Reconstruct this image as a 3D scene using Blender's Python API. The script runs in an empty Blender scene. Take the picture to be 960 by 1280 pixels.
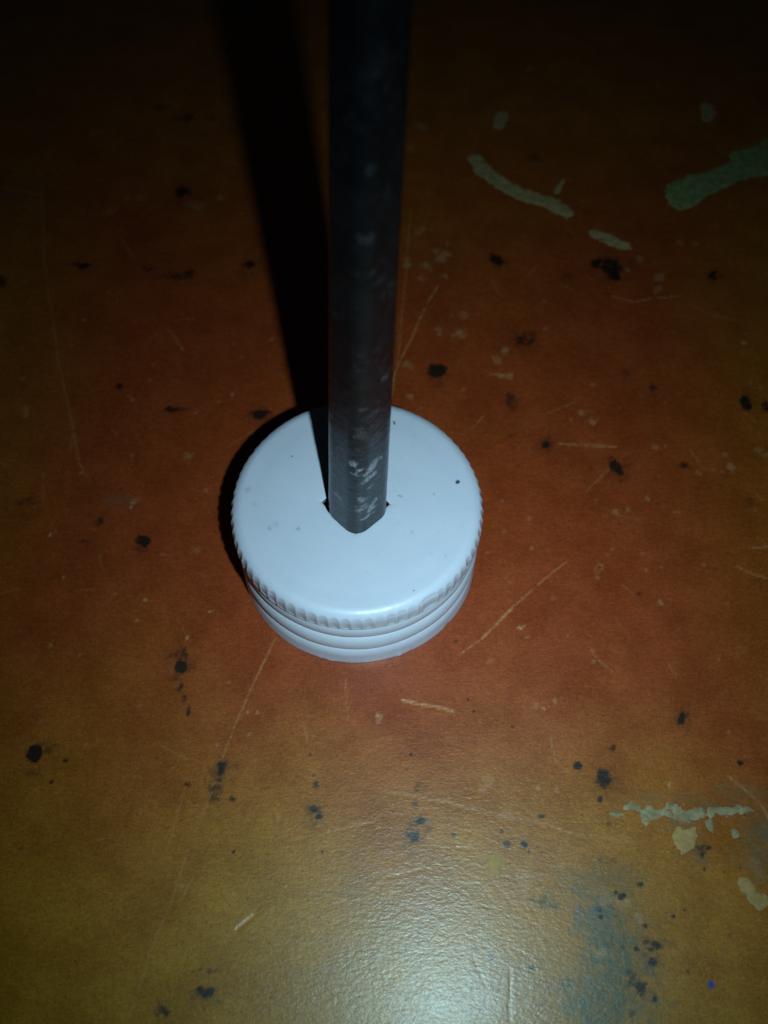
import bpy, math
import numpy as np
from mathutils import Vector, Matrix

# lengths below are in millimetres on a scene measured in metres
MM = 0.001
scene = bpy.context.scene
COL = scene.collection

# ------------------------------------------------------------------ camera
cam_d = bpy.data.cameras.new('camera')
cam = bpy.data.objects.new('camera', cam_d)
COL.objects.link(cam)
cam.location = (4.13 * MM, -50.63 * MM, 104.77 * MM)
cam.rotation_euler = (math.radians(28.302), math.radians(-0.2016), math.radians(1.6395))
cam_d.sensor_fit = 'VERTICAL'
cam_d.sensor_height = 24.0
cam_d.sensor_width = 18.0
cam_d.lens = 24.0 * 1192.43 / 1280.0
cam_d.clip_start = 0.002
cam_d.clip_end = 10.0
cam_d.dof.use_dof = True
cam_d.dof.focus_distance = 0.104
cam_d.dof.aperture_fstop = 17.0
scene.camera = cam

# ------------------------------------------------------------------ world: a dark room
world = bpy.data.worlds.new('World')
scene.world = world
world.use_nodes = True
wbg = world.node_tree.nodes['Background']
wbg.inputs['Color'].default_value = (0.55, 0.8, 1.0, 1)
wbg.inputs['Strength'].default_value = 0.004

# ------------------------------------------------------------------ the phone's flash LED, beside the lens
fl_d = bpy.data.lights.new('flash_led', 'SPOT')
fl = bpy.data.objects.new('flash_led', fl_d)
COL.objects.link(fl)
fl.location = (15.42 * MM, -50.85 * MM, 97.92 * MM)
aim = Vector((10.5, -10.0, 0.0)) * MM - fl.location
fl.rotation_euler = aim.to_track_quat('-Z', 'Y').to_euler()
fl_d.energy = 0.465
fl_d.color = (0.50, 0.83, 0.90)
fl_d.spot_size = math.radians(160)
fl_d.spot_blend = 0.3
# the reflector round the LED gathers its light into a soft beam: bell-shaped over the angle from its axis
fl_d.use_nodes = True
lt = fl_d.node_tree
em = lt.nodes['Emission']
ltc = lt.nodes.new('ShaderNodeTexCoord')
lsx = lt.nodes.new('ShaderNodeSeparateXYZ')
lt.links.new(ltc.outputs['Normal'], lsx.inputs[0])


def lmath(op, a, b=None):
    nd = lt.nodes.new('ShaderNodeMath')
    nd.operation = op
    for i, v in enumerate((a, b)):
        if v is None:
            continue
        if isinstance(v, (int, float)):
            nd.inputs[i].default_value = v
        else:
            lt.links.new(v, nd.inputs[i])
    return nd.outputs[0]


ang = lmath('DIVIDE', lmath('ARCCOSINE', lmath('ABSOLUTE', lsx.outputs[2])), math.radians(23.4))
bell = lmath('POWER', math.e, lmath('MULTIPLY', lmath('MULTIPLY', ang, ang), -1.0))
lt.links.new(lmath('ADD', bell, 0.022), em.inputs['Strength'])
fl_d.shadow_soft_size = 0.0012

scene.cycles.max_bounces = 5
scene.cycles.diffuse_bounces = 4
scene.cycles.glossy_bounces = 3
scene.cycles.transmission_bounces = 0
scene.cycles.volume_bounces = 0
vs = scene.view_settings
scene.display_settings.display_device = 'sRGB'
vs.view_transform = 'Standard'
vs.look = 'None'
vs.exposure = 0.0
vs.gamma = 1.0
vs.use_curve_mapping = False


# ------------------------------------------------------------------ helpers
class NT:
    """small wrapper for building node trees"""

    def __init__(self, name):
        self.mat = bpy.data.materials.new(name)
        self.mat.use_nodes = True
        self.t = self.mat.node_tree
        self.bsdf = self.t.nodes['Principled BSDF']

    def n(self, kind, **kw):
        nd = self.t.nodes.new(kind)
        for k, v in kw.items():
            setattr(nd, k, v)
        return nd

    def put(self, sock, v):
        if hasattr(v, 'is_output') or isinstance(v, bpy.types.NodeSocket):
            self.t.links.new(v, sock)
        else:
            sock.default_value = v

    def math(self, op, a, b=0.0, clamp=False):
        nd = self.n('ShaderNodeMath', operation=op, use_clamp=clamp)
        self.put(nd.inputs[0], a)
        self.put(nd.inputs[1], b)
        return nd.outputs[0]

    def mix(self, fac, a, b, blend='MIX'):
        nd = self.n('ShaderNodeMix', data_type='RGBA', blend_type=blend)
        self.put(nd.inputs[0], fac)
        self.put(nd.inputs[6], a if not isinstance(a, tuple) else (*a, 1))
        self.put(nd.inputs[7], b if not isinstance(b, tuple) else (*b, 1))
        return nd.outputs[2]

    def ramp(self, v, lo, hi, a=0.0, b=1.0, smooth=True):
        nd = self.n('ShaderNodeMapRange')
        if smooth:
            nd.interpolation_type = 'SMOOTHSTEP'
        self.put(nd.inputs['Value'], v)
        nd.inputs['From Min'].default_value = lo
        nd.inputs['From Max'].default_value = hi
        nd.inputs['To Min'].default_value = a
        nd.inputs['To Max'].default_value = b
        return nd.outputs['Result']

    def coords(self):
        """object coordinates in millimetres"""
        tc = self.n('ShaderNodeTexCoord')
        vm = self.n('ShaderNodeVectorMath', operation='SCALE')
        self.t.links.new(tc.outputs['Object'], vm.inputs[0])
        vm.inputs['Scale'].default_value = 1000.0
        return vm.outputs[0]

    def stretch(self, vec, sc, rot=0.0):
        mp = self.n('ShaderNodeMapping')
        self.t.links.new(vec, mp.inputs['Vector'])
        mp.inputs['Scale'].default_value = sc
        mp.inputs['Rotation'].default_value = (0, 0, rot)
        return mp.outputs[0]

    def noise(self, vec, scale, detail=4.0, rough=0.55, dist=0.0):
        nd = self.n('ShaderNodeTexNoise')
        self.t.links.new(vec, nd.inputs['Vector'])
        nd.inputs['Scale'].default_value = scale
        nd.inputs['Detail'].default_value = detail
        nd.inputs['Roughness'].default_value = rough
        nd.inputs['Distortion'].default_value = dist
        return nd.outputs['Fac']

    def attr(self, name):
        nd = self.n('ShaderNodeAttribute', attribute_name=name)
        return nd.outputs['Fac']

    def bump(self, h, dist_mm, strength=1.0, normal=None):
        nd = self.n('ShaderNodeBump')
        nd.inputs['Strength'].default_value = strength
        nd.inputs['Distance'].default_value = dist_mm * MM
        self.put(nd.inputs['Height'], h)
        if normal is not None:
            self.t.links.new(normal, nd.inputs['Normal'])
        return nd.outputs[0]


def mesh_obj(name, verts_mm, faces, mat, parent=None, smooth=True, attrs=None):
    """one mesh object from a vertex array (mm) and an (n,4) or (n,3) face array"""
    v = np.asarray(verts_mm, dtype=np.float32) * MM
    f = np.asarray(faces, dtype=np.int32)
    me = bpy.data.meshes.new(name)
    me.vertices.add(len(v))
    me.vertices.foreach_set('co', v.ravel())
    k = f.shape[1]
    me.loops.add(f.size)
    me.loops.foreach_set('vertex_index', f.ravel())
    me.polygons.add(len(f))
    me.polygons.foreach_set('loop_start', np.arange(0, f.size, k, dtype=np.int32))
    me.update(calc_edges=True)
    me.validate()
    me.polygons.foreach_set('use_smooth', np.full(len(me.polygons), smooth))
    for an, av in (attrs or {}).items():
        a = me.attributes.new(an, 'FLOAT', 'POINT')
        a.data.foreach_set('value', np.asarray(av, dtype=np.float32).ravel())
    me.materials.append(mat)
    o = bpy.data.objects.new(name, me)
    COL.objects.link(o)
    if parent is not None:
        o.parent = parent
    return o


def grid_faces(nu, nv, wrap=False):
    """quads for nu rings of nv points; wrap joins the last point of a ring to the first"""
    i = np.arange(nu - 1)[:, None]
    j = np.arange(nv if wrap else nv - 1)[None, :]
    j2 = (j + 1) % nv
    return np.stack([i * nv + j, i * nv + j2, (i + 1) * nv + j2, (i + 1) * nv + j], -1).reshape(-1, 4)


def value_noise(x, y, size, seed, octaves=3):
    """smooth lattice noise in 0..1 at points x, y (mm), features about `size` mm"""
    r = np.random.default_rng(seed)
    out = np.zeros(np.broadcast(x, y).shape)
    amp, tot = 1.0, 0.0
    for _ in range(octaves):
        lat = r.random((257, 257))
        u, v = x / size + 1000.0, y / size + 1000.0
        iu, iv = np.floor(u).astype(int), np.floor(v).astype(int)
        fu, fv = u - iu, v - iv
        fu, fv = fu * fu * (3 - 2 * fu), fv * fv * (3 - 2 * fv)
        a, b = iu % 256, iv % 256
        out = out + amp * ((lat[a, b] * (1 - fu) + lat[a + 1, b] * fu) * (1 - fv)
                           + (lat[a, b + 1] * (1 - fu) + lat[a + 1, b + 1] * fu) * fv)
        tot += amp
        amp *= 0.55
        size *= 0.48
    return out / tot


def sstep(a, b, x):
    t = np.clip((x - a) / (b - a), 0, 1)
    return t * t * (3 - 2 * t)


def seg_dist(x, y, pts):
    """distance to a polyline, position along it in mm and nearest radius (third coordinate, if any)"""
    best = np.full(x.shape, 1e9)
    along = np.zeros(x.shape)
    rad = np.zeros(x.shape)
    s = 0.0
    for p, q in zip(pts[:-1], pts[1:]):
        dx, dy = q[0] - p[0], q[1] - p[1]
        L2 = dx * dx + dy * dy + 1e-9
        t = np.clip(((x - p[0]) * dx + (y - p[1]) * dy) / L2, 0, 1)
        d = np.hypot(x - p[0] - t * dx, y - p[1] - t * dy)
        m = d < best
        best = np.where(m, d, best)
        along = np.where(m, s + t * math.sqrt(L2), along)
        if len(p) > 2:
            rad = np.where(m, p[2] + (q[2] - p[2]) * t, rad)
        s += math.sqrt(L2)
    return best, along, rad, s


def poly_sdf(x, y, pts):
    """signed distance to a closed outline, negative inside"""
    d = seg_dist(x, y, list(pts) + [pts[0]])[0]
    inside = np.zeros(x.shape, bool)
    n = len(pts)
    for i in range(n):
        (x1, y1), (x2, y2) = pts[i], pts[(i + 1) % n]
        c = (y1 > y) != (y2 > y)
        with np.errstate(divide='ignore', invalid='ignore'):
            xi = (x2 - x1) * (y - y1) / (y2 - y1 + 1e-12) + x1
        inside ^= c & (x < xi)
    return np.where(inside, -d, d)


# ------------------------------------------------------------------ wear on the table, positions and sizes in mm
DARK = [(17.98, 47.75, 1.05, 1.08, 0.8, 0.5), (33.99, 47.64, 2.32, 1.39, 0.75, 0.5), (35, 45.84, 1.04, 1.52, 0.85, 0.4), (49.15, 45.84, 0.81, 0.92,
    0.8, 0.5), (21.46, 33.36, 1.88, 1.67, 0.6, 0.8), (9.31, 27.66, 1.19, 1.2, 0.9, 0.4), (28.27, 45.18, 1.38, 1.06, 0.35, 0.9), (34.77, 28.05, 1.19,
    1.08, 0.4, 0.8), (24.42, 69.28, 1.5, 1.42, 0.4, 0.9), (19.32, 22.59, 0.96, 2.19, 0.5, 0.8), (23.77, 16.44, 0.73, 0.62, 0.9, 0.3), (32.69, 12.97,
    0.92, 1.08, 0.95, 0.35), (32.14, 13.67, 0.72, 0.96, 0.7, 0.5), (50.55, 23.82, 0.85, 1.44, 0.85, 0.4), (53.19, 23.13, 0.74, 1.04, 0.7, 0.5),
    (41.06, 13.82, 0.72, 0.48, 0.6, 0.5), (38.41, 25.65, 0.97, 1.19, 0.5, 0.8), (48.75, 8.55, 0.91, 1.17, 0.35, 0.9), (37.21, -19.13, 0.81, 0.65,
    0.85, 0.5), (28.33, -19.4, 0.27, 0.18, 0.8, 0.3), (-26.42, 0.87, 0.78, 0.88, 0.95, 0.3), (-19.84, -14.94, 0.73, 0.87, 1, 0.15), (-19.99, -13.78,
    1.11, 1.17, 0.55, 0.8), (-19.61, -17.4, 0.45, 0.57, 0.7, 0.5), (-18.9, -18.68, 0.36, 0.56, 0.55, 0.6), (-18.28, -20.05, 0.27, 0.83, 0.5, 0.6),
    (-32.25, 3.35, 0.69, 0.68, 0.65, 0.7), (-25.48, 20.3, 1.27, 0.51, 0.7, 0.6), (-42.22, 5.77, 1.4, 0.81, 0.4, 0.8), (-33.45, 0.55, 1.08, 0.22, 0.5,
    0.7), (-33.16, 23.81, 0.64, 0.53, 0.6, 0.6), (-34.3, -25.45, 0.96, 0.98, 1, 0.25), (-35.14, -25.65, 0.52, 0.71, 0.6, 0.6), (-31, -26.14, 0.35,
    0.26, 0.7, 0.4), (-32.05, -28.42, 0.26, 0.26, 0.7, 0.4), (-13.95, -26.68, 0.61, 1.04, 0.85, 0.4), (-14.33, -29.5, 1.12, 1.18, 0.55, 0.5), (-12.42,
    -29.62, 0.34, 0.25, 0.7, 0.4), (-17.32, -28.32, 0.35, 0.26, 0.7, 0.5), (-3.51, -30.61, 0.68, 0.66, 0.9, 0.3), (-3.04, -31.17, 0.43, 0.41, 0.9,
    0.3), (-3.25, -32, 1.02, 0.98, 0.35, 0.8), (-3.42, -27.91, 0.43, 0.43, 0.6, 0.6), (-4.32, -24.75, 0.26, 0.26, 0.7, 0.5), (-3.83, -26.9, 0.26,
    0.17, 0.6, 0.5), (-11.68, -35.08, 0.17, 0.16, 0.8, 0.4), (-2.4, -34.81, 0.17, 0.16, 0.95, 0.3), (-13.07, -48.28, 1.1, 0.56, 0.7, 0.5), (-12.9,
    -46.36, 0.95, 0.29, 0.6, 0.6), (-14.63, -46.49, 0.24, 0.14, 0.7, 0.4), (-17.17, -49.93, 0.7, 0.76, 0.65, 0.6), (7.11, -32.92, 0.76, 0.73, 0.8,
    0.5), (7.37, -33, 1.18, 1.46, 0.35, 0.8), (7.86, -31.35, 0.51, 0.49, 0.85, 0.4), (7.15, -29.63, 0.43, 0.42, 0.7, 0.5), (7.39, -27.94, 0.52, 0.68,
    0.4, 0.7), (7.35, -31.53, 0.76, 0.74, 0.5, 0.8), (24.91, -25.02, 0.44, 0.35, 0.95, 0.3), (27.69, -26.32, 0.78, 0.78, 0.85, 0.4), (27.08, -28.54,
    0.34, 0.51, 0.75, 0.5), (28.84, -22.97, 0.44, 0.44, 0.6, 0.5), (16.96, -33.44, 0.34, 0.4, 0.9, 0.3), (18.73, -33.39, 0.34, 0.32, 1, 0.2), (19.28,
    -34.1, 0.17, 0.16, 0.9, 0.3), (42.71, -24.15, 0.44, 0.35, 0.8, 0.4), (36.78, -19.69, 0.54, 0.55, 0.8, 0.4), (20.63, -30.48, 0.43, 0.25, 0.7, 0.5),
    (11.33, -32.64, 0.25, 0.16, 0.8, 0.4), (6.73, -24.33, 0.26, 0.18, 0.7, 0.4), (16.33, -32.17, 0.25, 0.33, 0.6, 0.5), (37.41, -35.39, 0.25, 0.24,
    0.9, 0.3), (37.69, -33.24, 0.76, 0.41, 0.6, 0.6), (37.27, -33.89, 0.42, 0.56, 0.6, 0.6), (14.85, -44.34, 0.32, 0.36, 0.7, 0.4), (19.04, -45.16,
    0.32, 0.29, 0.85, 0.3), (19.75, -48.45, 0.23, 0.21, 0.8, 0.3), (20.61, -46.89, 0.24, 0.21, 0.5, 0.4), (20.38, -38.83, 1.31, 0.61, 0.4, 0.7),
    (21.34, -39.33, 1.63, 0.46, 0.35, 0.8), (33.65, -39.96, 0.24, 0.15, 0.8, 0.4), (34.86, -39.32, 0.24, 0.15, 0.8, 0.4), (15.49, -47.25, 0.24, 0.14,
    0.6, 0.4), (31.57, -42.77, 0.64, 0.44, 0.9, 0.4), (30.89, -43.08, 0.48, 0.22, 0.7, 0.4), (29.61, -43.12, 0.4, 0.29, 0.85, 0.4), (31.16, -44.31,
    0.48, 0.36, 0.9, 0.4), (29.68, -46.49, 0.63, 0.43, 0.95, 0.4), (29.77, -47.19, 0.63, 0.35, 0.7, 0.5), (28.81, -45.73, 0.71, 0.93, 0.55, 0.7),
    (28.61, -38.28, 0.41, 0.31, 0.95, 0.3), (27.98, -37.92, 0.33, 0.31, 0.8, 0.4), (26.16, -40.25, 0.33, 0.23, 0.85, 0.4), (26.05, -39.58, 0.41, 0.3,
    0.6, 0.5), (28.59, -48.89, 0.39, 0.49, 0.7, 0.5), (30.9, -47.58, 0.24, 0.21, 0.85, 0.3), (30.56, -42.43, 0.32, 0.3, 0.6, 0.4), (27.8, -39.98,
    0.41, 0.38, 0.5, 0.5), (28.74, -42.11, 0.32, 0.45, 0.45, 0.6), (28.26, -43.08, 0.32, 0.29, 0.5, 0.5), (30.62, -41.02, 0.24, 0.23, 0.8, 0.4),
    (30.53, -37.07, 0.33, 0.23, 0.7, 0.4), (26.94, -42.61, 0.96, 0.59, 0.3, 0.8), (-29.71, 60.08, 1.7, 1.02, 0.75, 0.5), (-30.93, 76.39, 1.54, 1.13,
    0.5, 0.6), (-35.4, 78.89, 1.81, 0.76, 0.4, 0.7), (-27.12, 76.7, 1.15, 0.94, 0.4, 0.7), (-41.66, 44.92, 1.5, 0.77, 0.7, 0.5), (-28.66, 43.21, 2.98,
    0.76, 0.6, 0.6), (-26.46, 44.04, 1.04, 0.61, 0.6, 0.6), (-32.33, 44.61, 1.15, 0.61, 0.5, 0.7), (-17.76, 45.99, 1.04, 1.07, 0.8, 0.4), (-52.89,
    41.54, 1.03, 1.06, 0.7, 0.5), (-13.89, 19.9, 1.27, 0.76, 0.85, 0.4), (10.72, -38.57, 0.25, 0.23, 0.5, 0.5), (15.58, 27.05, 0.43, 0.4, 0.4, 0.6),
    (19.14, 17.53, 0.52, 0.5, 0.4, 0.6), (24.02, -7.51, 0.28, 0.2, 0.4, 0.5), (33.74, -4.35, 0.48, 0.31, 0.45, 0.6), (13.04, -18.01, 0.18, 0.19, 0.7,
    0.4), (13.66, -19.28, 0.18, 0.18, 0.7, 0.4), (17.9, -20.89, 0.27, 0.18, 0.6, 0.5), (27.73, -31.1, 0.25, 0.25, 0.5, 0.5), (26.17, -34.77, 2.17,
    0.8, 0.3, 0.9), (34.49, -45.07, 0.24, 0.22, 0.5, 0.5), (39.37, -35.57, 0.17, 0.16, 0.6, 0.4), (11.74, -11.08, 0.28, 0.2, 0.6, 0.5)]
SPECK = [(7, 75.96, 0.89, 0.5), (5.3, 70.62, 0.63, 0.6), (7.1, 53.85, 0.48, 0.4), (6.63, 53.04, 0.47, 0.4), (5.2, 46.42, 0.58, 0.6), (4.95, 47.49,
    0.47, 0.5), (7.75, 46.5, 0.58, 0.55), (8.33, 45.91, 0.46, 0.4), (9.83, 48.1, 0.7, 0.6), (10.53, 48.75, 0.58, 0.6), (11.01, 50.8, 0.47, 0.4),
    (9.25, 49.33, 0.47, 0.5), (10.41, 44.61, 0.46, 0.5), (7.19, 44.05, 0.46, 0.4), (12.29, 34.33, 0.67, 0.6), (12.95, 33.79, 0.44, 0.5), (13.21,
    37.48, 0.56, 0.35), (18.63, 31.34, 0.55, 0.6), (17.29, 30.34, 0.44, 0.5), (17.7, 29.54, 0.44, 0.4), (18.18, 27.27, 0.54, 0.5), (19.26, 27.17,
    0.43, 0.5), (5.49, 28.75, 0.54, 0.4), (6.05, 28.09, 0.54, 0.35), (9.62, 34.81, 0.44, 0.35), (9.85, 33.97, 0.33, 0.5), (24.66, 35.57, 0.45, 0.35),
    (24.57, 40.3, 0.45, 0.3), (13.07, 24.73, 0.32, 0.4), (5.8, 23.33, 0.43, 0.4), (37.03, 46.67, 0.23, 1), (51.84, 33.9, 0.33, 1), (47.53, 52.12,
    0.47, 0.4), (45.19, 52.21, 0.47, 0.4), (51, 56.07, 0.48, 0.3), (39, 49.04, 0.58, 0.5), (41.52, 45.45, 0.69, 0.5), (40.94, 43.33, 0.69, 0.45),
    (28.57, 21.34, 0.53, 0.6), (30.06, 20.12, 0.53, 0.6), (30.51, 26.06, 0.32, 0.5), (37.85, 16.39, 0.52, 0.4), (46.99, 13.77, 0.51, 0.6), (31.64,
    6.65, 0.4, 0.5), (33.36, 6.93, 0.3, 0.4), (35.83, 8.73, 0.4, 0.5), (36.19, -5.51, 0.38, 0.45), (19.25, -9.16, 0.28, 1), (19.72, -9.05, 0.19, 0.9),
    (30.35, 0.74, 0.29, 0.4), (21.12, 1.33, 0.29, 0.4), (23.39, -5.28, 0.29, 0.3), (41.9, -0.2, 0.29, 0.4), (42.86, 12.69, 0.31, 0.4), (51.07, 16.31,
    0.52, 0.4), (51.96, 15.48, 0.52, 0.5), (46.63, 15.56, 0.31, 0.4), (-45.09, 19.56, 0.42, 0.5), (-44.59, 18.69, 0.32, 0.5), (-28.49, 6.07, 0.3, 1),
    (-28.71, 5.49, 0.2, 0.8), (-38.12, 1.28, 0.2, 1), (-25.16, -6.95, 0.19, 1), (-25.62, -9.61, 0.19, 0.9), (-17.3, -8.25, 0.19, 1), (-16.95, -8.03,
    0.19, 1), (-19.52, -11.62, 0.19, 1), (-17.91, 22.98, 0.21, 1), (-19.49, 21.77, 0.21, 0.6), (-35.28, -4.34, 0.19, 0.6), (-35.22, -13.07, 0.28,
    0.5), (-31.1, 21.67, 0.32, 0.4), (-22.53, 12.95, 0.62, 0.35), (-23.87, -19.94, 0.18, 0.5), (-19.79, -0.24, 0.49, 0.25), (3.09, -20.15, 0.36, 0.8),
    (3.11, -20.78, 0.27, 0.5), (-19.55, -11.42, 0.19, 0.9), (-44.94, 72.6, 0.76, 0.35), (-23.5, 59.1, 0.48, 0.5), (-26.31, 57.18, 1.08, 0.3), (-27.55,
    57.47, 0.84, 0.3), (-39.95, 55.59, 0.6, 0.35), (-38.83, 56.12, 0.48, 0.3), (-35.58, 58.55, 0.6, 0.3), (-37.39, 58.49, 0.48, 0.3), (-39.88, 34.95,
    0.22, 0.8), (24.73, 90.49, 0.8, 0.4), (23.71, 88.45, 0.66, 0.3), (45.75, 87, 0.4, 0.4), (53.32, 77.86, 0.51, 0.3), (-11.62, -20.13, 0.18, 0.7),
    (-10.54, -20.09, 0.18, 0.7), (-15.81, -21.88, 0.18, 0.8), (-11.28, -22.65, 0.27, 0.6), (20.52, -27.55, 0.26, 0.9), (21.57, -18.77, 0.18, 0.6),
    (15.09, -26.86, 0.69, 0.3), (14.38, -27.73, 0.43, 0.3), (18.59, -36.72, 0.91, 0.4), (16.88, -30.51, 0.68, 0.25), (22.38, -35.51, 0.42, 0.3),
    (23.59, -32.12, 0.34, 0.5), (22.42, -27.5, 0.26, 0.5), (24.43, -41.72, 0.24, 0.4), (30.2, -40.44, 0.41, 0.8), (29.89, -40.22, 0.33, 0.6), (28.07,
    -38.76, 0.66, 0.5), (28.71, -38.97, 0.57, 0.5), (26.86, -38.56, 0.49, 0.4), (25.89, -43.66, 0.48, 0.6), (26.31, -43.43, 0.4, 0.5), (30.69, -45.04,
    0.32, 0.7), (28.74, -42.11, 0.32, 0.5), (42.82, -34.68, 0.75, 0.3), (36.5, -44.8, 0.16, 0.6), (34.95, -27.13, 0.17, 0.7), (35.43, -30.38, 0.51,
    0.5), (22.49, -33.68, 0.25, 0.4), (34.83, -26.71, 0.26, 0.8), (18.17, -36.81, 0.5, 0.4), (43.11, -35.46, 0.58, 0.3)]
GREEN = [(27.35, -40.52, 3.09, 3.02, 0.8), (27.28, -44.2, 3.51, 4, 0.9), (26.29, -48.47, 3.9, 3.13, 0.8), (25.14, -37.54, 2.47, 2.33, 0.45), (26.85,
    -36.71, 3.31, 1.56, 0.4), (30.71, -44.82, 1.27, 1.01, 0.5), (43.62, -32.26, 2.36, 2.47, 0.5), (42.7, -35.47, 1.66, 1.99, 0.35), (-30.49, 6.58, 2,
    0.81, 0.25), (39.85, -29.09, 2.57, 0.84, 0.3), (21.35, -39.18, 1.8, 0.76, 0.35), (35.97, -30.86, 2.21, 0.75, 0.35), (36.71, -33.67, 1.51, 1.29,
    0.4), (34.81, -28.4, 5.16, 0.85, 0.2), (42.24, -27.34, 3.45, 1.03, 0.25), (-54.59, 59.27, 4.85, 2.05, 0.3)]
BLUE = [(23.9, -40.09, 0.41, 0.91, 0.6), (25.8, -39.58, 0.73, 0.61, 0.6), (26.3, -40.55, 1.14, 0.75, 0.35), (36.63, -46.15, 0.24, 0.36, 2), (44.42,
    -31.43, 0.34, 0.33, 0.8), (18.73, -33.31, 0.25, 0.24, 0.5), (30.7, -44.97, 0.48, 0.43, 0.3)]
SCRATCH = [(0.29, 0.55, [(9.61, 42.78), (8.37, 40.08), (7.26, 37.15), (5.87, 32.87), (4.6, 29.67), (3.58, 26.68), (3.25, 22.73)]), (0.257, 0.35,
    [(5.38, 57.54), (5.08, 46.72), (4.65, 38.51), (4.25, 30.75), (3.54, 24.04)]), (0.295, 0.6, [(25.44, 16.62), (26.98, 16.42), (29.05, 16.36),
    (32.67, 16.23)]), (0.288, 0.75, [(14.72, -10.69), (16.45, -8.85), (18.3, -6.77)]), (0.152, 0.5, [(12.19, -12.63), (14.72, -10.69), (18.3, -6.77),
    (20.87, -4.32), (23.29, -2.04), (25.42, -0.27)]), (0.247, 0.6, [(45.93, -0.4), (47.55, -1.21), (49.19, -1.79)]), (0.251, 0.6, [(47.87, 2.14),
    (50.55, 2.44)]), (0.259, 0.5, [(50.17, 22.01), (51.45, 20.78)]), (0.286, 0.3, [(27.39, -11.69), (28.47, -13.11), (29.67, -14.13)]), (0.173, 0.45,
    [(-9.21, -11.21), (-10.34, -14.27), (-11.65, -17.91), (-12.82, -21.53), (-13.77, -25.11)]), (0.351, 0.2, [(-13.77, -25.11), (-14.8, -29.85),
    (-15.86, -33.19), (-17.3, -39.54), (-18.49, -43.33), (-19.0, -45.89), (-20.27, -51.05)]), (0.257, 0.18, [(-17.54, -28.67), (-18.01, -31.61),
    (-18.42, -34.88)]), (0.391, 0.85, [(-8.94, -41.12), (-9.55, -41.59), (-10.52, -42.43)]), (0.209, 0.6, [(41.19, -25.66), (42.7, -27.15), (44.18,
    -28.71), (45.06, -30.59)]), (0.425, 0.12, [(6.46, -28.81), (10.75, -29.61), (15.86, -30.62), (20.92, -31.46), (24.25, -32.42), (27.59, -32.73),
    (30.92, -33.03)]), (0.341, 0.2, [(3.86, -28.46), (10.75, -29.27), (14.16, -30.26)]), (0.411, 0.65, [(5.56, -18.33), (7.64, -18.73), (9.44,
    -18.95), (11.32, -19.45)]), (0.288, 0.5, [(34.3, 41.64), (37.27, 40.71), (40.51, 41.4), (43.96, 41.8)]), (0.299, 0.3, [(-51.56, 63.65), (-49.93,
    56.09), (-47.8, 46.57), (-45.23, 37.66), (-42.98, 30.64), (-40.83, 23.97), (-38.37, 17.62), (-36.27, 11.8), (-34.58, 9.25)]), (0.323, 0.4,
    [(-57.2, 60.03), (-54.02, 59.46), (-50.82, 58.72)]), (0.302, 0.3, [(-26.98, 67.95), (-24.0, 66.99), (-21.2, 66.38)]), (0.278, 0.4, [(-27.93,
    33.63), (-26.6, 31.99), (-25.36, 30.09)]), (0.277, 0.3, [(-36.9, 50.05), (-35.5, 47.9), (-34.29, 46.08)]), (0.266, 0.55, [(16.56, 27.48), (17.96,
    27.13), (19.58, 27.18)]), (0.205, 0.3, [(28.98, -0.59), (28.54, -1.35), (28.78, -1.98), (29.41, -1.33), (29.55, -0.79), (29.07, -0.7)]), (0.258,
    0.45, [(39.84, 6.9), (39.04, 6.88)]), (0.224, 0.3, [(-5.25, -21.3), (-4.75, -23.52)]), (0.186, 0.25, [(-0.78, -16.08), (-0.29, -20.7)]), (0.182,
    0.3, [(41.99, 16.39), (43.67, 13.43), (46.15, 12.91)]), (0.168, 0.15, [(15.86, -30.62), (19.24, -31.18), (22.58, -32.06)]), (0.114, 0.15, [(7.11,
    -44.06), (10.71, -44.03), (13.1, -44.17)]), (0.154, 0.2, [(16.65, -43.05), (17.9, -43.75), (19.3, -44.65)]), (0.147, 0.18, [(19.11, -48.68),
    (19.7, -49.49), (20.75, -50.14)]), (0.131, 0.14, [(13.25, -34.35), (15.03, -37.06), (17.26, -39.3), (21.14, -42.92)]), (0.209, 0.25, [(44.93,
    40.51), (48.04, 38.44), (52.39, 37.58)]), (0.176, 0.3, [(-46.17, 19.66), (-44.64, 19.45)]), (0.227, 0.3, [(36.1, -13.07), (36.85, -14.49)])]
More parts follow.
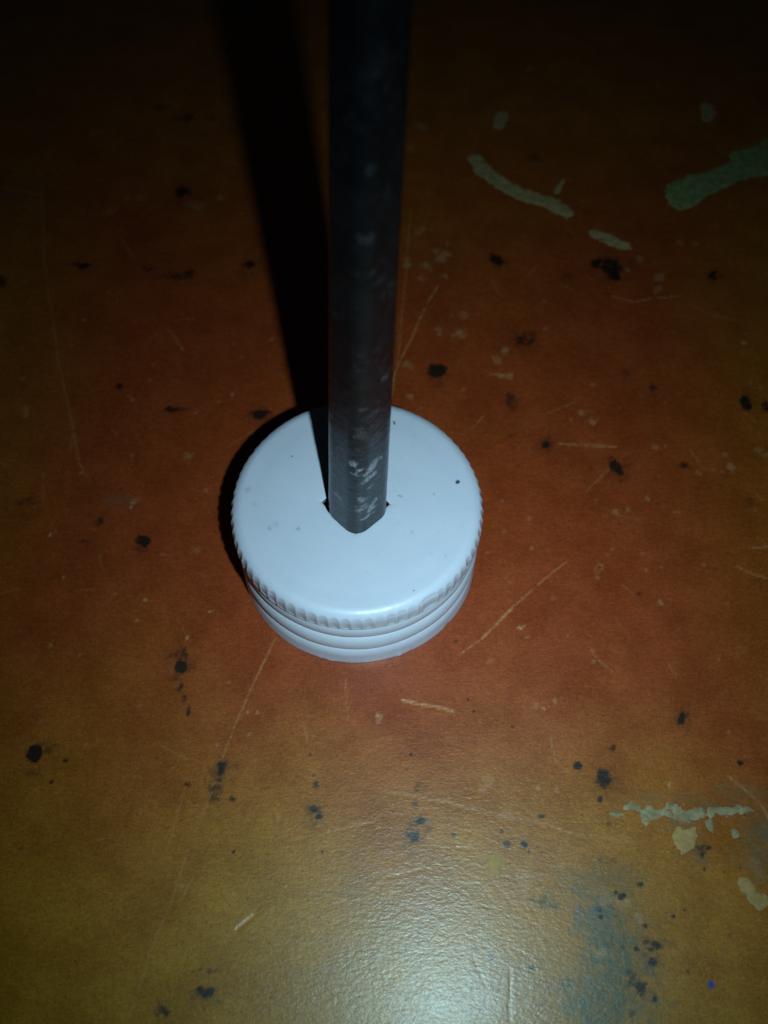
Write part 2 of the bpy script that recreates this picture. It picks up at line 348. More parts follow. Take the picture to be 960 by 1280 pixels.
PAINT = [('stroke', [(15.3, 68.63, 1.06), (16.62, 66.21, 1.19), (19.02, 63.7, 1.18), (21.99, 61.25, 1.16), (25.57, 60.02, 1.01), (27.9, 58.44, 1.29),
    (29.05, 57.65, 0.86)], 'g'), ('poly', [(44.36, 63.84), (44.29, 59.96), (46.21, 58.86), (48.13, 59.75), (49.96, 61.82), (52.61, 63.42), (55.31,
    65.22), (60.49, 66.94), (67.06, 69.25), (74.2, 73.95), (74.78, 83.29), (67.93, 81.16), (61.79, 75.0), (59.54, 72.75), (55.6, 71.54), (54.92,
    69.39), (51.89, 67.18), (48.03, 65.84), (45.4, 64.38)], 'G'), ('stroke', [(32.49, 53.87, 0.56), (33.73, 53.11, 0.7), (35.31, 52.21, 0.83), (37.11,
    51.32, 0.69)], 'g'), ('stroke', [(19.99, 79.2, 0.64), (19.55, 77.68, 1.1), (19.13, 76.36, 0.78)], 'g'), ('stroke', [(53.1, 82.0, 0.81), (53.16,
    80.48, 1.12), (52.57, 78.95, 0.64)], 'g'), ('stroke', [(28.74, 64.36, 0.3), (28.17, 63.14, 0.35), (27.5, 61.93, 0.29)], 'g'), ('poly', [(27.98,
    -30.02), (29.2, -29.73), (30.49, -28.69), (31.36, -29.5), (32.89, -28.71), (34.42, -28.83), (36.0, -29.2), (38.13, -29.22), (40.28, -29.07),
    (44.2, -28.54), (44.22, -28.96), (41.5, -29.45), (39.33, -29.77), (38.02, -30.05), (36.27, -30.44), (34.19, -30.08), (32.21, -30.31), (31.8,
    -30.98), (30.86, -30.26), (29.07, -30.23)], 'm'), ('poly', [(34.87, -31.54), (35.49, -31.28), (36.84, -31.32), (36.89, -32.3), (36.41, -33.44),
    (35.19, -33.87), (34.77, -33.16), (34.56, -32.04)], 'w'), ('poly', [(14.75, -34.55), (15.43, -34.13), (16.08, -34.83), (16.56, -35.6), (16.04,
    -36.33), (15.05, -36.2), (14.65, -35.5)], 'w'), ('stroke', [(41.25, -36.84, 0.64), (41.94, -37.67, 0.64), (42.75, -38.26, 0.72)], 'w'), ('stroke',
    [(38.6, -30.78, 0.42), (39.54, -31.32, 0.59), (40.84, -31.69, 0.5)], 'm'), ('stroke', [(43.77, -29.14, 0.17), (42.4, -29.18, 0.17)], 'm')]


# ------------------------------------------------------------------ materials
# varnished hardboard
T = NT('varnished_hardboard')
P3 = T.coords()
sep = T.n('ShaderNodeSeparateXYZ')
T.t.links.new(P3, sep.inputs[0])
broad = T.noise(P3, 0.028, 3.0, 0.5)
mid = T.noise(P3, 0.16, 4.0, 0.6)
fib_a = T.noise(T.stretch(P3, (1.0, 2.6, 1.0), 0.5), 1.1, 3.0, 0.7, 1.2)
fib_b = T.noise(T.stretch(P3, (2.6, 1.0, 1.0), 0.9), 1.5, 3.0, 0.7, 1.2)
fine = T.noise(P3, 5.5, 2.0, 0.7)
speck = T.noise(P3, 2.3, 2.0, 0.5)
yy = T.math('ADD', sep.outputs[1], T.ramp(broad, 0.3, 0.7, -10.0, 10.0, False))
ochre = T.math('MAXIMUM', T.ramp(yy, -4.0, -60.0), T.ramp(yy, 30.0, 90.0, 0.0, 0.40))  # lens colour shading painted in: ochre away from the middle, lightest near the viewer
ochre = T.math('MAXIMUM', ochre, T.ramp(sep.outputs[0], 34.0, 66.0, 0.0, 0.45))
ochre = T.math('MAXIMUM', ochre, T.ramp(sep.outputs[0], -30.0, -60.0, 0.0, 0.45))
base = T.mix(ochre, (0.335, 0.052, 0.0105), (0.45, 0.195, 0.0045))
base = T.mix(1.0, base, T.mix(T.ramp(mid, 0.34, 0.66), (0.90, 0.86, 0.85), (1.10, 1.12, 1.1)), 'MULTIPLY')
base = T.mix(1.0, base, T.mix(T.ramp(fib_a, 0.40, 0.64), (0.90, 0.87, 0.84), (1.12, 1.16, 1.2)), 'MULTIPLY')
base = T.mix(1.0, base, T.mix(T.ramp(fib_b, 0.40, 0.64), (1.06, 1.08, 1.1), (0.90, 0.86, 0.82)), 'MULTIPLY')
base = T.mix(1.0, base, T.mix(T.ramp(fine, 0.40, 0.64), (1.08, 1.1, 1.1), (0.88, 0.85, 0.8)), 'MULTIPLY')
base = T.mix(T.ramp(speck, 0.66, 0.74, 0.0, 0.6), base, (0.09, 0.02, 0.004))
a_green = T.math('MULTIPLY', T.attr('grey_stain'), T.ramp(T.noise(T.stretch(P3, (1.6, 0.7, 1.0), 0.1), 1.1, 7.0, 0.78, 0.6), 0.36, 0.58, 0.35, 1.15))
base = T.mix(a_green, base, (0.125, 0.118, 0.066))
base = T.mix(T.attr('blue_ink'), base, (0.075, 0.115, 0.19))
base = T.mix(T.ramp(T.attr('blue_ink'), 0.8, 0.98), base, (0.04, 0.06, 0.45))
a_scr = T.math('MULTIPLY', T.attr('scratch'), T.ramp(T.noise(P3, 2.2, 4.0, 0.7), 0.38, 0.58, 0.25, 1.25))
base = T.mix(a_scr, base, (0.58, 0.25, 0.09))
base = T.mix(T.math('MULTIPLY', T.attr('pale_fleck'), T.ramp(T.noise(P3, 4.0, 3.0, 0.7), 0.36, 0.56, 0.15, 1.4), True), base, (0.60, 0.33, 0.16))
d_raw = T.attr('dark_stain')
d_nz = T.noise(P3, 2.6, 5.0, 0.75, 0.5)
a_dark = T.math('MULTIPLY', T.ramp(T.math('ADD', d_raw, T.math('MULTIPLY', T.math('SUBTRACT', d_nz, 0.5), 0.7)), 0.02, 0.80), T.ramp(d_raw, 0.0, 0.3), True)
base = T.mix(a_dark, base, (0.028, 0.011, 0.006))
T.put(T.bsdf.inputs['Base Color'], base)
T.put(T.bsdf.inputs['Roughness'], T.ramp(mid, 0.3, 0.7, 0.36, 0.46, False))
T.bsdf.inputs['Specular IOR Level'].default_value = 0.50
T.bsdf.inputs['Coat Weight'].default_value = 0.60
T.bsdf.inputs['Coat Roughness'].default_value = 0.26
T.bsdf.inputs['Coat IOR'].default_value = 1.45
peel_a = T.noise(T.stretch(P3, (0.75, 1.5, 1.0), 0.15), 1.0, 3.0, 0.6, 0.6)
peel_b = T.noise(T.stretch(P3, (0.8, 1.3, 1.0), -0.3), 2.6, 3.0, 0.6, 0.4)
ht = T.math('ADD', T.math('MULTIPLY', peel_a, 0.024), T.math('MULTIPLY', peel_b, 0.024))
ht = T.math('SUBTRACT', ht, T.math('MULTIPLY', T.attr('scratch'), 0.03))
nrm = T.bump(ht, 1.0)
T.put(T.bsdf.inputs['Normal'], nrm)
T.put(T.bsdf.inputs['Coat Normal'], nrm)
M_TABLE = T.mat


def paint_material(name, col_a, col_b):
    m = NT(name)
    c = m.coords()
    n1 = m.noise(c, 0.9, 5.0, 0.65, 0.8)
    n2 = m.noise(c, 4.0, 3.0, 0.6)
    col = m.mix(m.ramp(n1, 0.35, 0.65), col_a, col_b)
    col = m.mix(m.ramp(n2, 0.62, 0.75, 0.0, 0.6), col, (0.09, 0.06, 0.03))
    m.put(m.bsdf.inputs['Base Color'], col)
    m.bsdf.inputs['Roughness'].default_value = 0.6
    m.bsdf.inputs['Specular IOR Level'].default_value = 0.3
    m.put(m.bsdf.inputs['Normal'], m.bump(m.math('ADD', m.math('MULTIPLY', n1, 0.1), m.math('MULTIPLY', n2, 0.03)), 1.0))
    return m.mat


M_PAINT = {
    'g': paint_material('dried_paint_grey_green', (0.54, 0.35, 0.17), (0.36, 0.24, 0.11)),
    'G': paint_material('dried_paint_green', (0.34, 0.39, 0.16), (0.20, 0.24, 0.095)),
    'm': paint_material('dried_paint_mint', (0.45, 0.33, 0.185), (0.28, 0.21, 0.115)),
    'w': paint_material('dried_paint_cream', (0.55, 0.32, 0.125), (0.45, 0.26, 0.095)),
}

# white enamelled sheet metal, with the chips and grime specks of the cap's top
W = NT('white_enamel')
wc = W.coords()
w1 = W.noise(wc, 0.22, 4.0, 0.6)
w2 = W.noise(wc, 1.4, 4.0, 0.6)
w3 = W.noise(wc, 4.5, 3.0, 0.7)
wcol = W.mix(W.ramp(w1, 0.3, 0.7), (0.72, 0.685, 0.82), (0.69, 0.665, 0.805))
wcol = W.mix(W.ramp(w2, 0.56, 0.80, 0.0, 0.32), wcol, (0.52, 0.53, 0.57))
jit = W.n('ShaderNodeVectorMath', operation='SCALE')
nz = W.n('ShaderNodeTexNoise')
W.t.links.new(wc, nz.inputs['Vector'])
nz.inputs['Scale'].default_value = 3.0
W.t.links.new(nz.outputs['Color'], jit.inputs[0])
jit.inputs['Scale'].default_value = 0.55
wj = W.n('ShaderNodeVectorMath', operation='ADD')
W.t.links.new(wc, wj.inputs[0])
W.t.links.new(jit.outputs[0], wj.inputs[1])
for (sx, sy, sr, dk) in [(11.11, 2.86, .26, .95), (3.56, 2.33, .16, .8), (3.92, 2.03, .16, .8), (4.28, 1.73, .14, .8),
                         (4.74, .94, .2, .85), (5.01, .64, .1, .8), (4.05, 2.6, .1, .7), (-6.17, -3.47, .34, .4), (-9.28, -3.57, .4, .3),
                         (-12.08, 1.13, .5, .22), (-7.54, 5.63, .12, .7), (6.48, -10.44, .12, .75), (1.38, -8.38, .14, .5),
                         (3.9, 10.52, .2, .8), (6.13, -3.49, .3, .22), (-3.95, 1.15, .22, .45), (8.54, 1.25, .2, .3), (-8.63, -3.06, .5, .15),
                         (9.8, -6.4, .1, .7), (-2.4, 8.1, .09, .6), (-11.2, -0.6, .4, .15)]:
    ds = W.n('ShaderNodeVectorMath', operation='DISTANCE')
    W.t.links.new(wj.outputs[0], ds.inputs[0])
    ds.inputs[1].default_value = (sx + .27, sy + .27, 13.2)
    wcol = W.mix(W.ramp(ds.outputs['Value'], sr * 1.25, sr * .75 if dk > .5 else 0.0, 0.0, dk), wcol, (0.05, 0.055, 0.075))
W.put(W.bsdf.inputs['Base Color'], wcol)
W.put(W.bsdf.inputs['Roughness'], W.ramp(w2, 0.3, 0.7, 0.30, 0.42, False))
W.bsdf.inputs['Specular IOR Level'].default_value = 0.5
W.put(W.bsdf.inputs['Normal'], W.bump(W.math('ADD', W.math('MULTIPLY', w1, 0.12), W.math('MULTIPLY', w3, 0.006)), 1.0, 0.8))
M_WHITE = W.mat

# dark oxidised steel with chalky scuffs
S = NT('oxidised_steel')
scn = S.coords()
s1 = S.noise(scn, 0.35, 5.0, 0.65, 0.6)
s2 = S.noise(scn, 1.6, 5.0, 0.65, 0.5)
s3 = S.noise(scn, 6.0, 3.0, 0.7)
scol = S.mix(S.ramp(s1, 0.35, 0.65), (0.007, 0.0092, 0.0125), (0.012, 0.0155, 0.0205))
scol = S.mix(S.ramp(s2, 0.56, 0.74, 0.0, 0.2), scol, (0.032, 0.036, 0.048))
scuff = S.math('MULTIPLY', S.attr('chalk'), S.ramp(s3, 0.40, 0.56, 0.15, 1.35), True)
scol = S.mix(scuff, scol, (0.46, 0.44, 0.50))
S.put(S.bsdf.inputs['Base Color'], scol)
S.put(S.bsdf.inputs['Metallic'], S.math('SUBTRACT', 0.3, scuff, True))
S.put(S.bsdf.inputs['Roughness'], S.ramp(s2, 0.3, 0.7, 0.20, 0.33, False))
S.bsdf.inputs['Specular IOR Level'].default_value = 0.8
S.put(S.bsdf.inputs['Normal'], S.bump(S.math('ADD', S.math('MULTIPLY', s2, 0.05), S.math('MULTIPLY', s3, 0.012)), 1.0))
M_STEEL = S.mat

# ------------------------------------------------------------------ table top: a finely divided sheet that carries the wear
tx = np.arange(-78.0, 78.01, 0.2)
steps = np.linspace(0.15, 0.36, 740)
ty = -62.0 + np.concatenate([[0], np.cumsum(steps)])
tx = np.concatenate([[-300, -200, -120, -90], tx, [90, 120, 200, 300]])
ty = np.concatenate([[-260, -180, -110, -75], ty, [ty[-1] + 15, ty[-1] + 60, 380]])
nx, ny = len(tx), len(ty)
GX, GY = np.meshgrid(tx, ty)                       # rows follow y
NA = value_noise(GX, GY, 0.9, 11)
NB = value_noise(GX, GY, 0.42, 12, 2)
NC = value_noise(GX, GY, 5.0, 13)
dark = np.zeros_like(GX); scratch = np.zeros_like(GX); fleck = np.zeros_like(GX)
green = np.zeros_like(GX); blue = np.zeros_like(GX)


def window(x0, x1, y0, y1):
    i0, i1 = np.searchsorted(tx, [x0, x1])
    j0, j1 = np.searchsorted(ty, [y0, y1])
    return slice(max(j0 - 1, 0), j1 + 1), slice(max(i0 - 1, 0), i1 + 1)


def blot(field, cx, cy, rx, ry, k, soft, seed=0, ragged=0.9):
    w = window(cx - 2.4 * rx - .5, cx + 2.4 * rx + .5, cy - 2.4 * ry - .5, cy + 2.4 * ry + .5)
    x, y = GX[w], GY[w]
    ca, sa = math.cos(seed * 1.7), math.sin(seed * 1.7)
    u, v = x * ca + y * sa, y * ca - x * sa
    d = np.hypot((x - cx) / rx, (y - cy) / ry)
    d = d + ragged * (value_noise(u + seed * 7.3, v - seed * 3.1, max(.4, 1.1 * min(rx, ry)), 50 + seed % 9, 3) - .5) * 1.7
    d = d + .5 * ragged * (value_noise(v - seed * 2.3, u + seed * 5.1, .45, 60 + seed % 7, 2) - .5)
    m = k * (1 - sstep(1 - .25 - .6 * soft, 1 + .12 + .55 * soft, d))
    if soft > .55:
        m = m * (0.45 + 1.1 * NB[w]) * sstep(.2, .55, NA[w] + .15)
    field[w] = np.maximum(field[w], m)


for i, (cx, cy, rx, ry, k, so) in enumerate(DARK):
    blot(dark, cx, cy, rx, ry, k, min(1, so + .15), i)
    if rx > .45:                                   # faint smear round each blot
        blot(dark, cx + .3 * rx, cy - .5 * ry, 1.7 * rx + .3, 2.1 * ry + .3, .34 * k, 1.0, i + 3, 1.3)
for i, (cx, cy, r, k) in enumerate(SPECK):
    blot(fleck, cx, cy, max(r, .16), max(r, .16), k * .6, .35, i, 1.3)
for i, (cx, cy, rx, ry, k) in enumerate(GREEN):
    blot(green, cx, cy, rx, ry, min(1, 1.15 * k), .8, i, 1.0)
for i, (cx, cy, rx, ry, k) in enumerate(BLUE):
    blot(blue, cx, cy, rx, ry, k if k > 1 else .55 * k, .2 if k > 1 else .7, i, .6)
for i, (wd, k, pts) in enumerate(SCRATCH):
    xs = [p[0] for p in pts]; ys = [p[1] for p in pts]
    w = window(min(xs) - 2, max(xs) + 2, min(ys) - 2, max(ys) + 2)
    x, y = GX[w], GY[w]
    d, s, _, L = seg_dist(x + .35 * (NC[w] - .5), y + .35 * (NC[w] - .5), pts)
    brk = value_noise(s + 31.0 * i, s * 0 + i, 1.3, 70, 3)
    hw = .42 * wd * (.35 + 1.2 * brk)
    m = 1.15 * k * (1 - sstep(hw * .3, hw * 1.3 + .08, d)) * sstep(.22, .5, brk + .12) * (.55 + .8 * NB[w])
    scratch[w] = np.maximum(scratch[w], m)
# faint scatter of tiny flecks, pits and short hairline scratches over the whole board
rg = np.random.default_rng(5)
for i in range(520):
    cx, cy = rg.uniform(-75, 75), rg.uniform(-60, 120)
    blot(fleck, cx, cy, rg.uniform(.12, .34), rg.uniform(.12, .3), rg.uniform(.08, .3), .5, i, 1.3)
for i in range(420):
    cx, cy = rg.uniform(-75, 75), rg.uniform(-60, 120)
    blot(dark, cx, cy, rg.uniform(.12, .3), rg.uniform(.12, .3), rg.uniform(.10, .32), .5, i, 1.2)
for i in range(150):
    cx, cy = rg.uniform(-75, 75), rg.uniform(-60, 120)
    a, ln = rg.uniform(0, 6.3), rg.uniform(1.0, 5.0)
    pts = [(cx, cy), (cx + ln * math.cos(a), cy + ln * math.sin(a))]
    w = window(min(cx, pts[1][0]) - 1, max(cx, pts[1][0]) + 1, min(cy, pts[1][1]) - 1, max(cy, pts[1][1]) + 1)
    d, s, _, L = seg_dist(GX[w] + .5 * (NC[w] - .5), GY[w] + .5 * (NC[w] - .5), pts)
    m = rg.uniform(.12, .42) * (1 - sstep(.04, .2, d)) * (.3 + NB[w])
    scratch[w] = np.maximum(scratch[w], m)

TZ = np.zeros_like(GX) - 0.02 * np.clip(scratch, 0, 1)
tv = np.stack([GX, GY, TZ], -1).reshape(-1, 3)
tf = grid_faces(ny, nx)
# the slab's edge, 18 mm thick
ring = np.concatenate([np.arange(nx), np.arange(1, ny) * nx + nx - 1,
                       (ny - 1) * nx + np.arange(nx - 2, -1, -1), np.arange(ny - 2, 0, -1) * nx])
low = tv[ring].copy(); low[:, 2] = -18.0
n0, nr = len(tv), len(ring)
k = np.arange(nr); k2 = (k + 1) % nr
tf = np.concatenate([tf, np.stack([ring[k], n0 + k, n0 + k2, ring[k2]], -1)])
pad = lambda a: np.concatenate([np.clip(a, 0, 1).ravel(), np.zeros(nr)])
table = mesh_obj('table_top', np.concatenate([tv, low]), tf, M_TABLE, attrs={
    'dark_stain': pad(dark), 'scratch': pad(scratch), 'pale_fleck': pad(fleck), 'grey_stain': pad(green), 'blue_ink': pad(blue)})
table['kind'] = 'structure'
table['label'] = 'scratched and stained brown varnished hardboard table top'

# dried paint standing proud of the board
PAINT_LABEL = {0: 'pale grey-green curved stroke of dried paint', 1: 'broad green smear of dried paint',
               6: 'long pale mint streak of dried paint'}
for i, (kind, pts, c) in enumerate(PAINT):
    xs = [p[0] for p in pts]; ys = [p[1] for p in pts]
    gx = np.arange(min(xs) - 2.2, max(xs) + 2.2, 0.14); gy = np.arange(min(ys) - 2.2, max(ys) + 2.2, 0.14)
    X, Y = np.meshgrid(gx, gy)
    if kind == 'poly':
        sd = poly_sdf(X, Y, pts)
    else:
        d, _, rad, _ = seg_dist(X, Y, pts)
        sd = d - rad
    sd = sd - .16
    rough = value_noise(X, Y, 1.3, 200 + i, 4) - .5
    sd = sd + (.8 * rough + .6 * (value_noise(X, Y, .45, 250 + i, 2) - .5)) * min(1.0, .4 + (max(xs) - min(xs)) / 8)
    Z = np.clip(-sd * .30, -.06, .05 + .07 * value_noise(X, Y, .8, 300 + i, 3)) + np.where(sd < 0, .05 * rough, 0)
    Z = Z - .07 * sstep(.54, .68, value_noise(X, Y, .7, 420 + i, 3))      # worn through in places
    if c == 'm':
        Z = Z - .12 * sstep(.52, .66, value_noise(X, Y, 1.6, 400 + i, 3))
    v = np.stack([X, Y, np.maximum(Z, -.05)], -1).reshape(-1, 3)
    f = grid_faces(len(gy), len(gx))
    f = f[(Z.ravel()[f] > -.01).any(1)]
    used, inv = np.unique(f, return_inverse=True)
    o = mesh_obj('paint_smear', v[used], inv.reshape(f.shape), M_PAINT[c], table)
    if i in PAINT_LABEL:
        o['label'] = PAINT_LABEL[i]

# ------------------------------------------------------------------ bottle cap
cap = bpy.data.objects.new('bottle_cap', None)
cap.empty_display_size = 0.01
COL.objects.link(cap)
cap['label'] = 'white enamelled metal screw cap with knurled rim, pierced through its top'
cap['category'] = 'bottle cap'
H, R, RHO = 13.0, 14.0, 1.45
NT_A = 576
th = np.linspace(0, 2 * np.pi, NT_A, endpoint=False)
ct, st = np.cos(th), np.sin(th)
wob = .035 * np.sin(2 * th + .6) + .025 * np.sin(3 * th + 2.1) + .012 * np.sin(7 * th)


def hole_radius():
    """square pierced hole, a corner towards the viewer; its left front side bows out"""
    lo, hi = np.zeros(NT_A), np.full(NT_A, 6.0)
    bow = 1.06 + .16 * np.exp(-((((th - math.radians(222)) + np.pi) % (2 * np.pi) - np.pi) / .5) ** 2)
    for _ in range(40):
        mid_ = (lo + hi) / 2
        x, y = np.abs(mid_ * ct) / np.where(ct > 0, 3.60, 3.90), np.abs(mid_ * st) / np.where(st > 0, 3.5, 3.80)
        inside = x ** bow + y ** bow < 1
        lo, hi = np.where(inside, mid_, lo), np.where(inside, hi, mid_)
    return lo * (1 + .012 * np.sin(9 * th + 1) + .008 * np.sin(17 * th))


rh = hole_radius()
sh_r, sh_z = R - RHO, H - RHO                      # centre of the shoulder's arc


def top_z(r, edge):
    """gently dished top, sinking towards the pierced edge"""
    z = H - .22 * (1 - sstep(3.0, 12.0, r)) - .03 * np.exp(-((r - 11.3) / .7) ** 2)
    return z - .13 * np.exp(-np.maximum(r - edge, 0) / .22) - .16 * np.exp(-np.maximum(r - 2.7, 0) / 1.6)


rings = []
for dz in (1.5, 1.0, .55, .2):                     # torn lip hanging below the hole
    rings.append(np.stack([(rh + .4 * dz) * ct, (rh + .4 * dz) * st,
                           top_z(rh, rh) - dz * (1 + .15 * np.sin(5 * th))], -1))
for t in np.linspace(0, 1, 64) ** 1.7:
    r = rh + (sh_r - rh) * t
    rings.append(np.stack([r * ct, r * st, top_z(r, rh)], -1))
PH0 = 34.0
for ph in np.concatenate([np.arange(2, PH0 - 2, 2.0), [PH0 - 1.5, PH0 - .8, PH0 - .3, PH0]]):
    a = math.radians(ph)
    r = sh_r + RHO * math.sin(a) + wob * math.sin(a)
    rings.append(np.stack([r * ct, r * st, 0 * th + sh_z + RHO * math.cos(a)], -1))
v = np.concatenate(rings)
mesh_obj('top_panel', v, grid_faces(len(rings), NT_A, True), M_WHITE, cap)

# knurled band: flutes pressed into the lower half of the shoulder
NK = 72 * 12
tk = np.linspace(0, 2 * np.pi, NK, endpoint=False)
wk = .035 * np.sin(2 * tk + .6) + .025 * np.sin(3 * tk + 2.1) + .012 * np.sin(7 * tk)
rk = np.random.default_rng(8)
idx = np.floor(tk / (2 * np.pi / 72)).astype(int)
var = rk.uniform(.55, 1.2, 72)[idx]
lift = rk.uniform(-.14, .14, 72)[idx]
flute = np.clip(.5 - .5 * np.cos(72 * tk), 0, 1) ** .36
big = math.radians(-53.5)
db = np.abs((tk - big + np.pi) % (2 * np.pi) - np.pi) * R
flute = np.where(db < 1.15, np.clip(1 - (db / 1.15) ** 2, 0, 1) ** .6, flute)
lift = np.where(db < 1.15, .38, lift); var = np.where(db < 1.15, 1.25, var)
band = []


def band_ring(r, z, s):
    cut = .18 * var * np.clip(flute - (1 - np.clip(s + lift, 0, 1)) * 1.15, 0, 1) if s > 0 else 0 * tk
    rr = r + wk - cut
    band.append(np.stack([rr * np.cos(tk), rr * np.sin(tk), 0 * tk + z], -1))


for ph in np.concatenate([[PH0, PH0 + .3, PH0 + .8, PH0 + 1.5], np.arange(PH0 + 3, 90.1, 3.0)]):
    a = math.radians(ph)
    rw = R - RHO + RHO * math.sin(a)
    cutk = float(sstep(PH0 + 1, 76, np.array(ph)))
    band_ring(rw - (0 if True else 0), sh_z + RHO * math.cos(a), cutk)
    if ph == PH0:
        band[-1][:, :2] *= ((sh_r + RHO * math.sin(a) + wk * math.sin(a)) / (rw + wk))[:, None]
for z in np.linspace(sh_z - .15, 10.35, 7):
    band_ring(R + .02, z, 1.0)
for (r, z) in ((13.98, 10.22), (13.9, 10.12), (13.7, 10.08), (13.35, 10.1), (13.2, 10.3), (13.2, 11.2)):
    rr = r + wk
    band.append(np.stack([rr * np.cos(tk), rr * np.sin(tk), 0 * tk + z], -1))
mesh_obj('knurled_band', np.concatenate(band), grid_faces(len(band), NK, True), M_WHITE, cap)


def spline(pts, n):
    """Catmull-Rom through profile points"""
    p = np.array([pts[0]] + list(pts) + [pts[-1]], float)
    out = []
    for i in range(1, len(p) - 2):
        for t in np.linspace(0, 1, n, endpoint=False):
            a, b, c, d = p[i - 1], p[i], p[i + 1], p[i + 2]
            out.append(.5 * (2 * b + (c - a) * t + (2 * a - 5 * b + 4 * c - d) * t * t + (3 * b - a - 3 * c + d) * t ** 3))
    out.append(p[-2])
    return np.array(out)


def lathe(name, pts, n, seed, burrs=()):
    prof = spline(pts, n)
    w2_ = wob + .02 * np.sin(4 * th + seed) + .014 * np.sin(11 * th + 2 * seed)
    rr = prof[:, 0][:, None] + w2_[None, :]
    zz = prof[:, 1][:, None] + .05 * np.sin(2 * th + seed)[None, :] * np.clip(prof[:, 1] / 2, 0, 1)[:, None]
    for (bd, wd, amp, zc) in burrs:
        g = np.exp(-(((th - math.radians(bd) + np.pi) % (2 * np.pi) - np.pi) * R / wd) ** 2)
        rr = rr + amp * g[None, :] * np.exp(-((prof[:, 1] - zc) / .5) ** 2)[:, None]
    v = np.stack([rr * ct, rr * st, zz], -1).reshape(-1, 3)
    return mesh_obj(name, v, grid_faces(len(prof), NT_A, True), M_WHITE, cap)


def bead_profile(zc, b, r0, depth):
    a = np.radians(np.linspace(90, -90, 9))
    return [(r0 - .15, zc + b + .05)] + [(r0 + depth * math.cos(q), zc + b * math.sin(q)) for q in a] + [(r0 - .15, zc - b - .05)]


lathe('bead', bead_profile(8.15, 1.55, 12.95, .88), 3, 1)
lathe('bead', bead_profile(4.75, 1.70, 12.95, 1.0), 3, 2)
lathe('rim', [(12.8, 3.05), (13.1, 3.0), (13.55, 2.75), (13.86, 2.1), (13.97, 1.2), (14.05, .35), (14.02, .06), (13.85, .02),
              (13.6, .06), (13.45, 1.0), (13.0, 4.0), (12.9, 10.0)], 4, 3,
      burrs=((-68, .35, .12, .2), (-62, .2, -.07, .3), (-101, .5, .07, .1), (-106, .3, .05, .1), (-40, .4, -.1, .2)))

# ------------------------------------------------------------------ steel rod standing in the cap
AX = np.array([0.0311, 0.1303, 1.0])
BASE = np.array([0.10, -0.60, 13.0])               # where its axis passes the cap's top
zz = np.concatenate([[.03, .03, .4, 2, 6, 10], np.arange(12, 42, .11), np.arange(42, 75, .3), np.arange(75, 118, 2.0), [119.2, 120, 120]])
NR = 120
ar = np.linspace(0, 2 * np.pi, NR, endpoint=False)
# rounded square, one edge towards the viewer
half, cr = 2.42, 1.50
pr = []
for a in ar:
    dx, dy = math.cos(a + math.pi / 4), math.sin(a + math.pi / 4)
    lo_, hi_ = 0.0, 4.0
    for _ in range(40):
        m_ = (lo_ + hi_) / 2
        qx, qy = max(abs(m_ * dx) - (half - cr), 0), max(abs(m_ * dy) - (half - cr), 0)
        if math.hypot(qx, qy) < cr:
            lo_ = m_
        else:
            hi_ = m_
    pr.append(lo_)
pr = np.array(pr)
scl = np.ones(len(zz)); scl[0] = 0.0; scl[1] = .8; scl[2] = .95; scl[-2] = .85; scl[-1] = 0.0; scl[-3] = .97
scl = scl * (1.12 - .155 * np.clip((zz - 13) / 52, 0, 1))
AA, ZZ = np.meshgrid(ar, zz)
arc = AA * 2.6
pit = value_noise(arc, ZZ, 2.6, 501, 4) - .5
rr = (pr[None, :] * scl[:, None]) + .06 * pit * (scl[:, None] > 0)
cen = BASE[None, :] + AX[None, :] * (zz - 13.0)[:, None]
rv = np.stack([cen[:, 0][:, None] + rr * np.cos(AA), cen[:, 1][:, None] + rr * np.sin(AA), np.broadcast_to(zz[:, None], AA.shape)], -1)
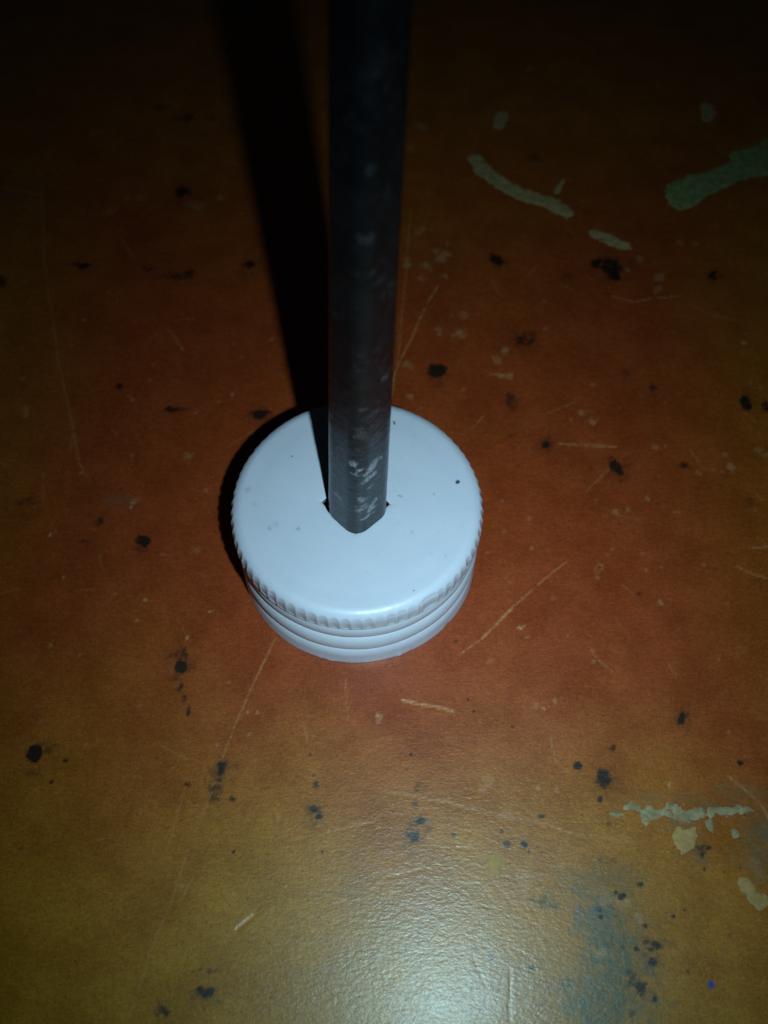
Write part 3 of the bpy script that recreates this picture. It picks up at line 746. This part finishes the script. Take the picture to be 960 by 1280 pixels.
# chalky scuffs on the faces that look at the viewer
fx = rr * np.cos(AA)
front = (np.sin(AA) < .25)
n1 = value_noise(arc, ZZ, .62, 502, 4); n2 = value_noise(arc, ZZ, 3.2, 503, 3); n3 = value_noise(arc * 1.2, ZZ, .5, 504, 3)
chalk = np.zeros_like(AA)
for (cx, cz, sx, sz, k) in [(-.2, 24.4, .55, .55, 1.0), (.25, 23.6, .45, .45, .95), (0.0, 22.7, .5, .6, .8), (.9, 22.6, .7, .5, 1.0), (1.5, 23.3, .5, .4, .8),
                            (1.15, 21.7, .5, .45, .95), (.35, 21.3, .3, .3, .5), (.5, 18.7, .4, .4, .55), (.9, 18.3, .4, .35, .4), (-.1, 26.6, .4, .7, .4),
                            (1.5, 16.0, .5, .5, .7), (1.0, 15.1, .5, .35, .8), (1.9, 17.1, .3, .3, .6), (.6, 17.0, .6, .5, .4), (-1.6, 16.6, .4, .4, .35),
                            (-2.0, 17.2, .5, .35, .5), (-1.7, 16.9, .25, .25, .5), (1.1, 20.1, .4, .25, .5), (.8, 32.3, .6, .35, .4), (1.2, 31.0, .5, .3, .4),
                            (2.2, 34.8, .35, .45, .5), (1.4, 27.2, .8, .8, .25), (.2, 28.8, .7, .9, .25), (.2, 51.0, .5, .4, .25), (.5, 57.0, .4, .5, .25)]:
    d = np.hypot((fx - cx) / sx, (ZZ - cz) / sz) + 3.4 * (n1 - .5) + 1.6 * (n3 - .5)
    chalk = np.maximum(chalk, k * (1 - sstep(.45, 1.2, d)) * front * (.35 + .9 * n3))
chalk = np.maximum(.85 * chalk * np.where(ZZ > 26, .4, 1.0), .06 * sstep(.50, .8, n2) * sstep(.45, .75, n1))
chalk = np.clip(chalk, 0, .85)
rod = mesh_obj('steel_rod', (rv.reshape(-1, 3) - np.array([cen[0]])), grid_faces(len(zz), NR, True), M_STEEL, attrs={'chalk': chalk})
rod.location = tuple(cen[0] * MM)
rod['label'] = 'dark scuffed steel rod standing upright through the hole in the white cap'
rod['category'] = 'rod'
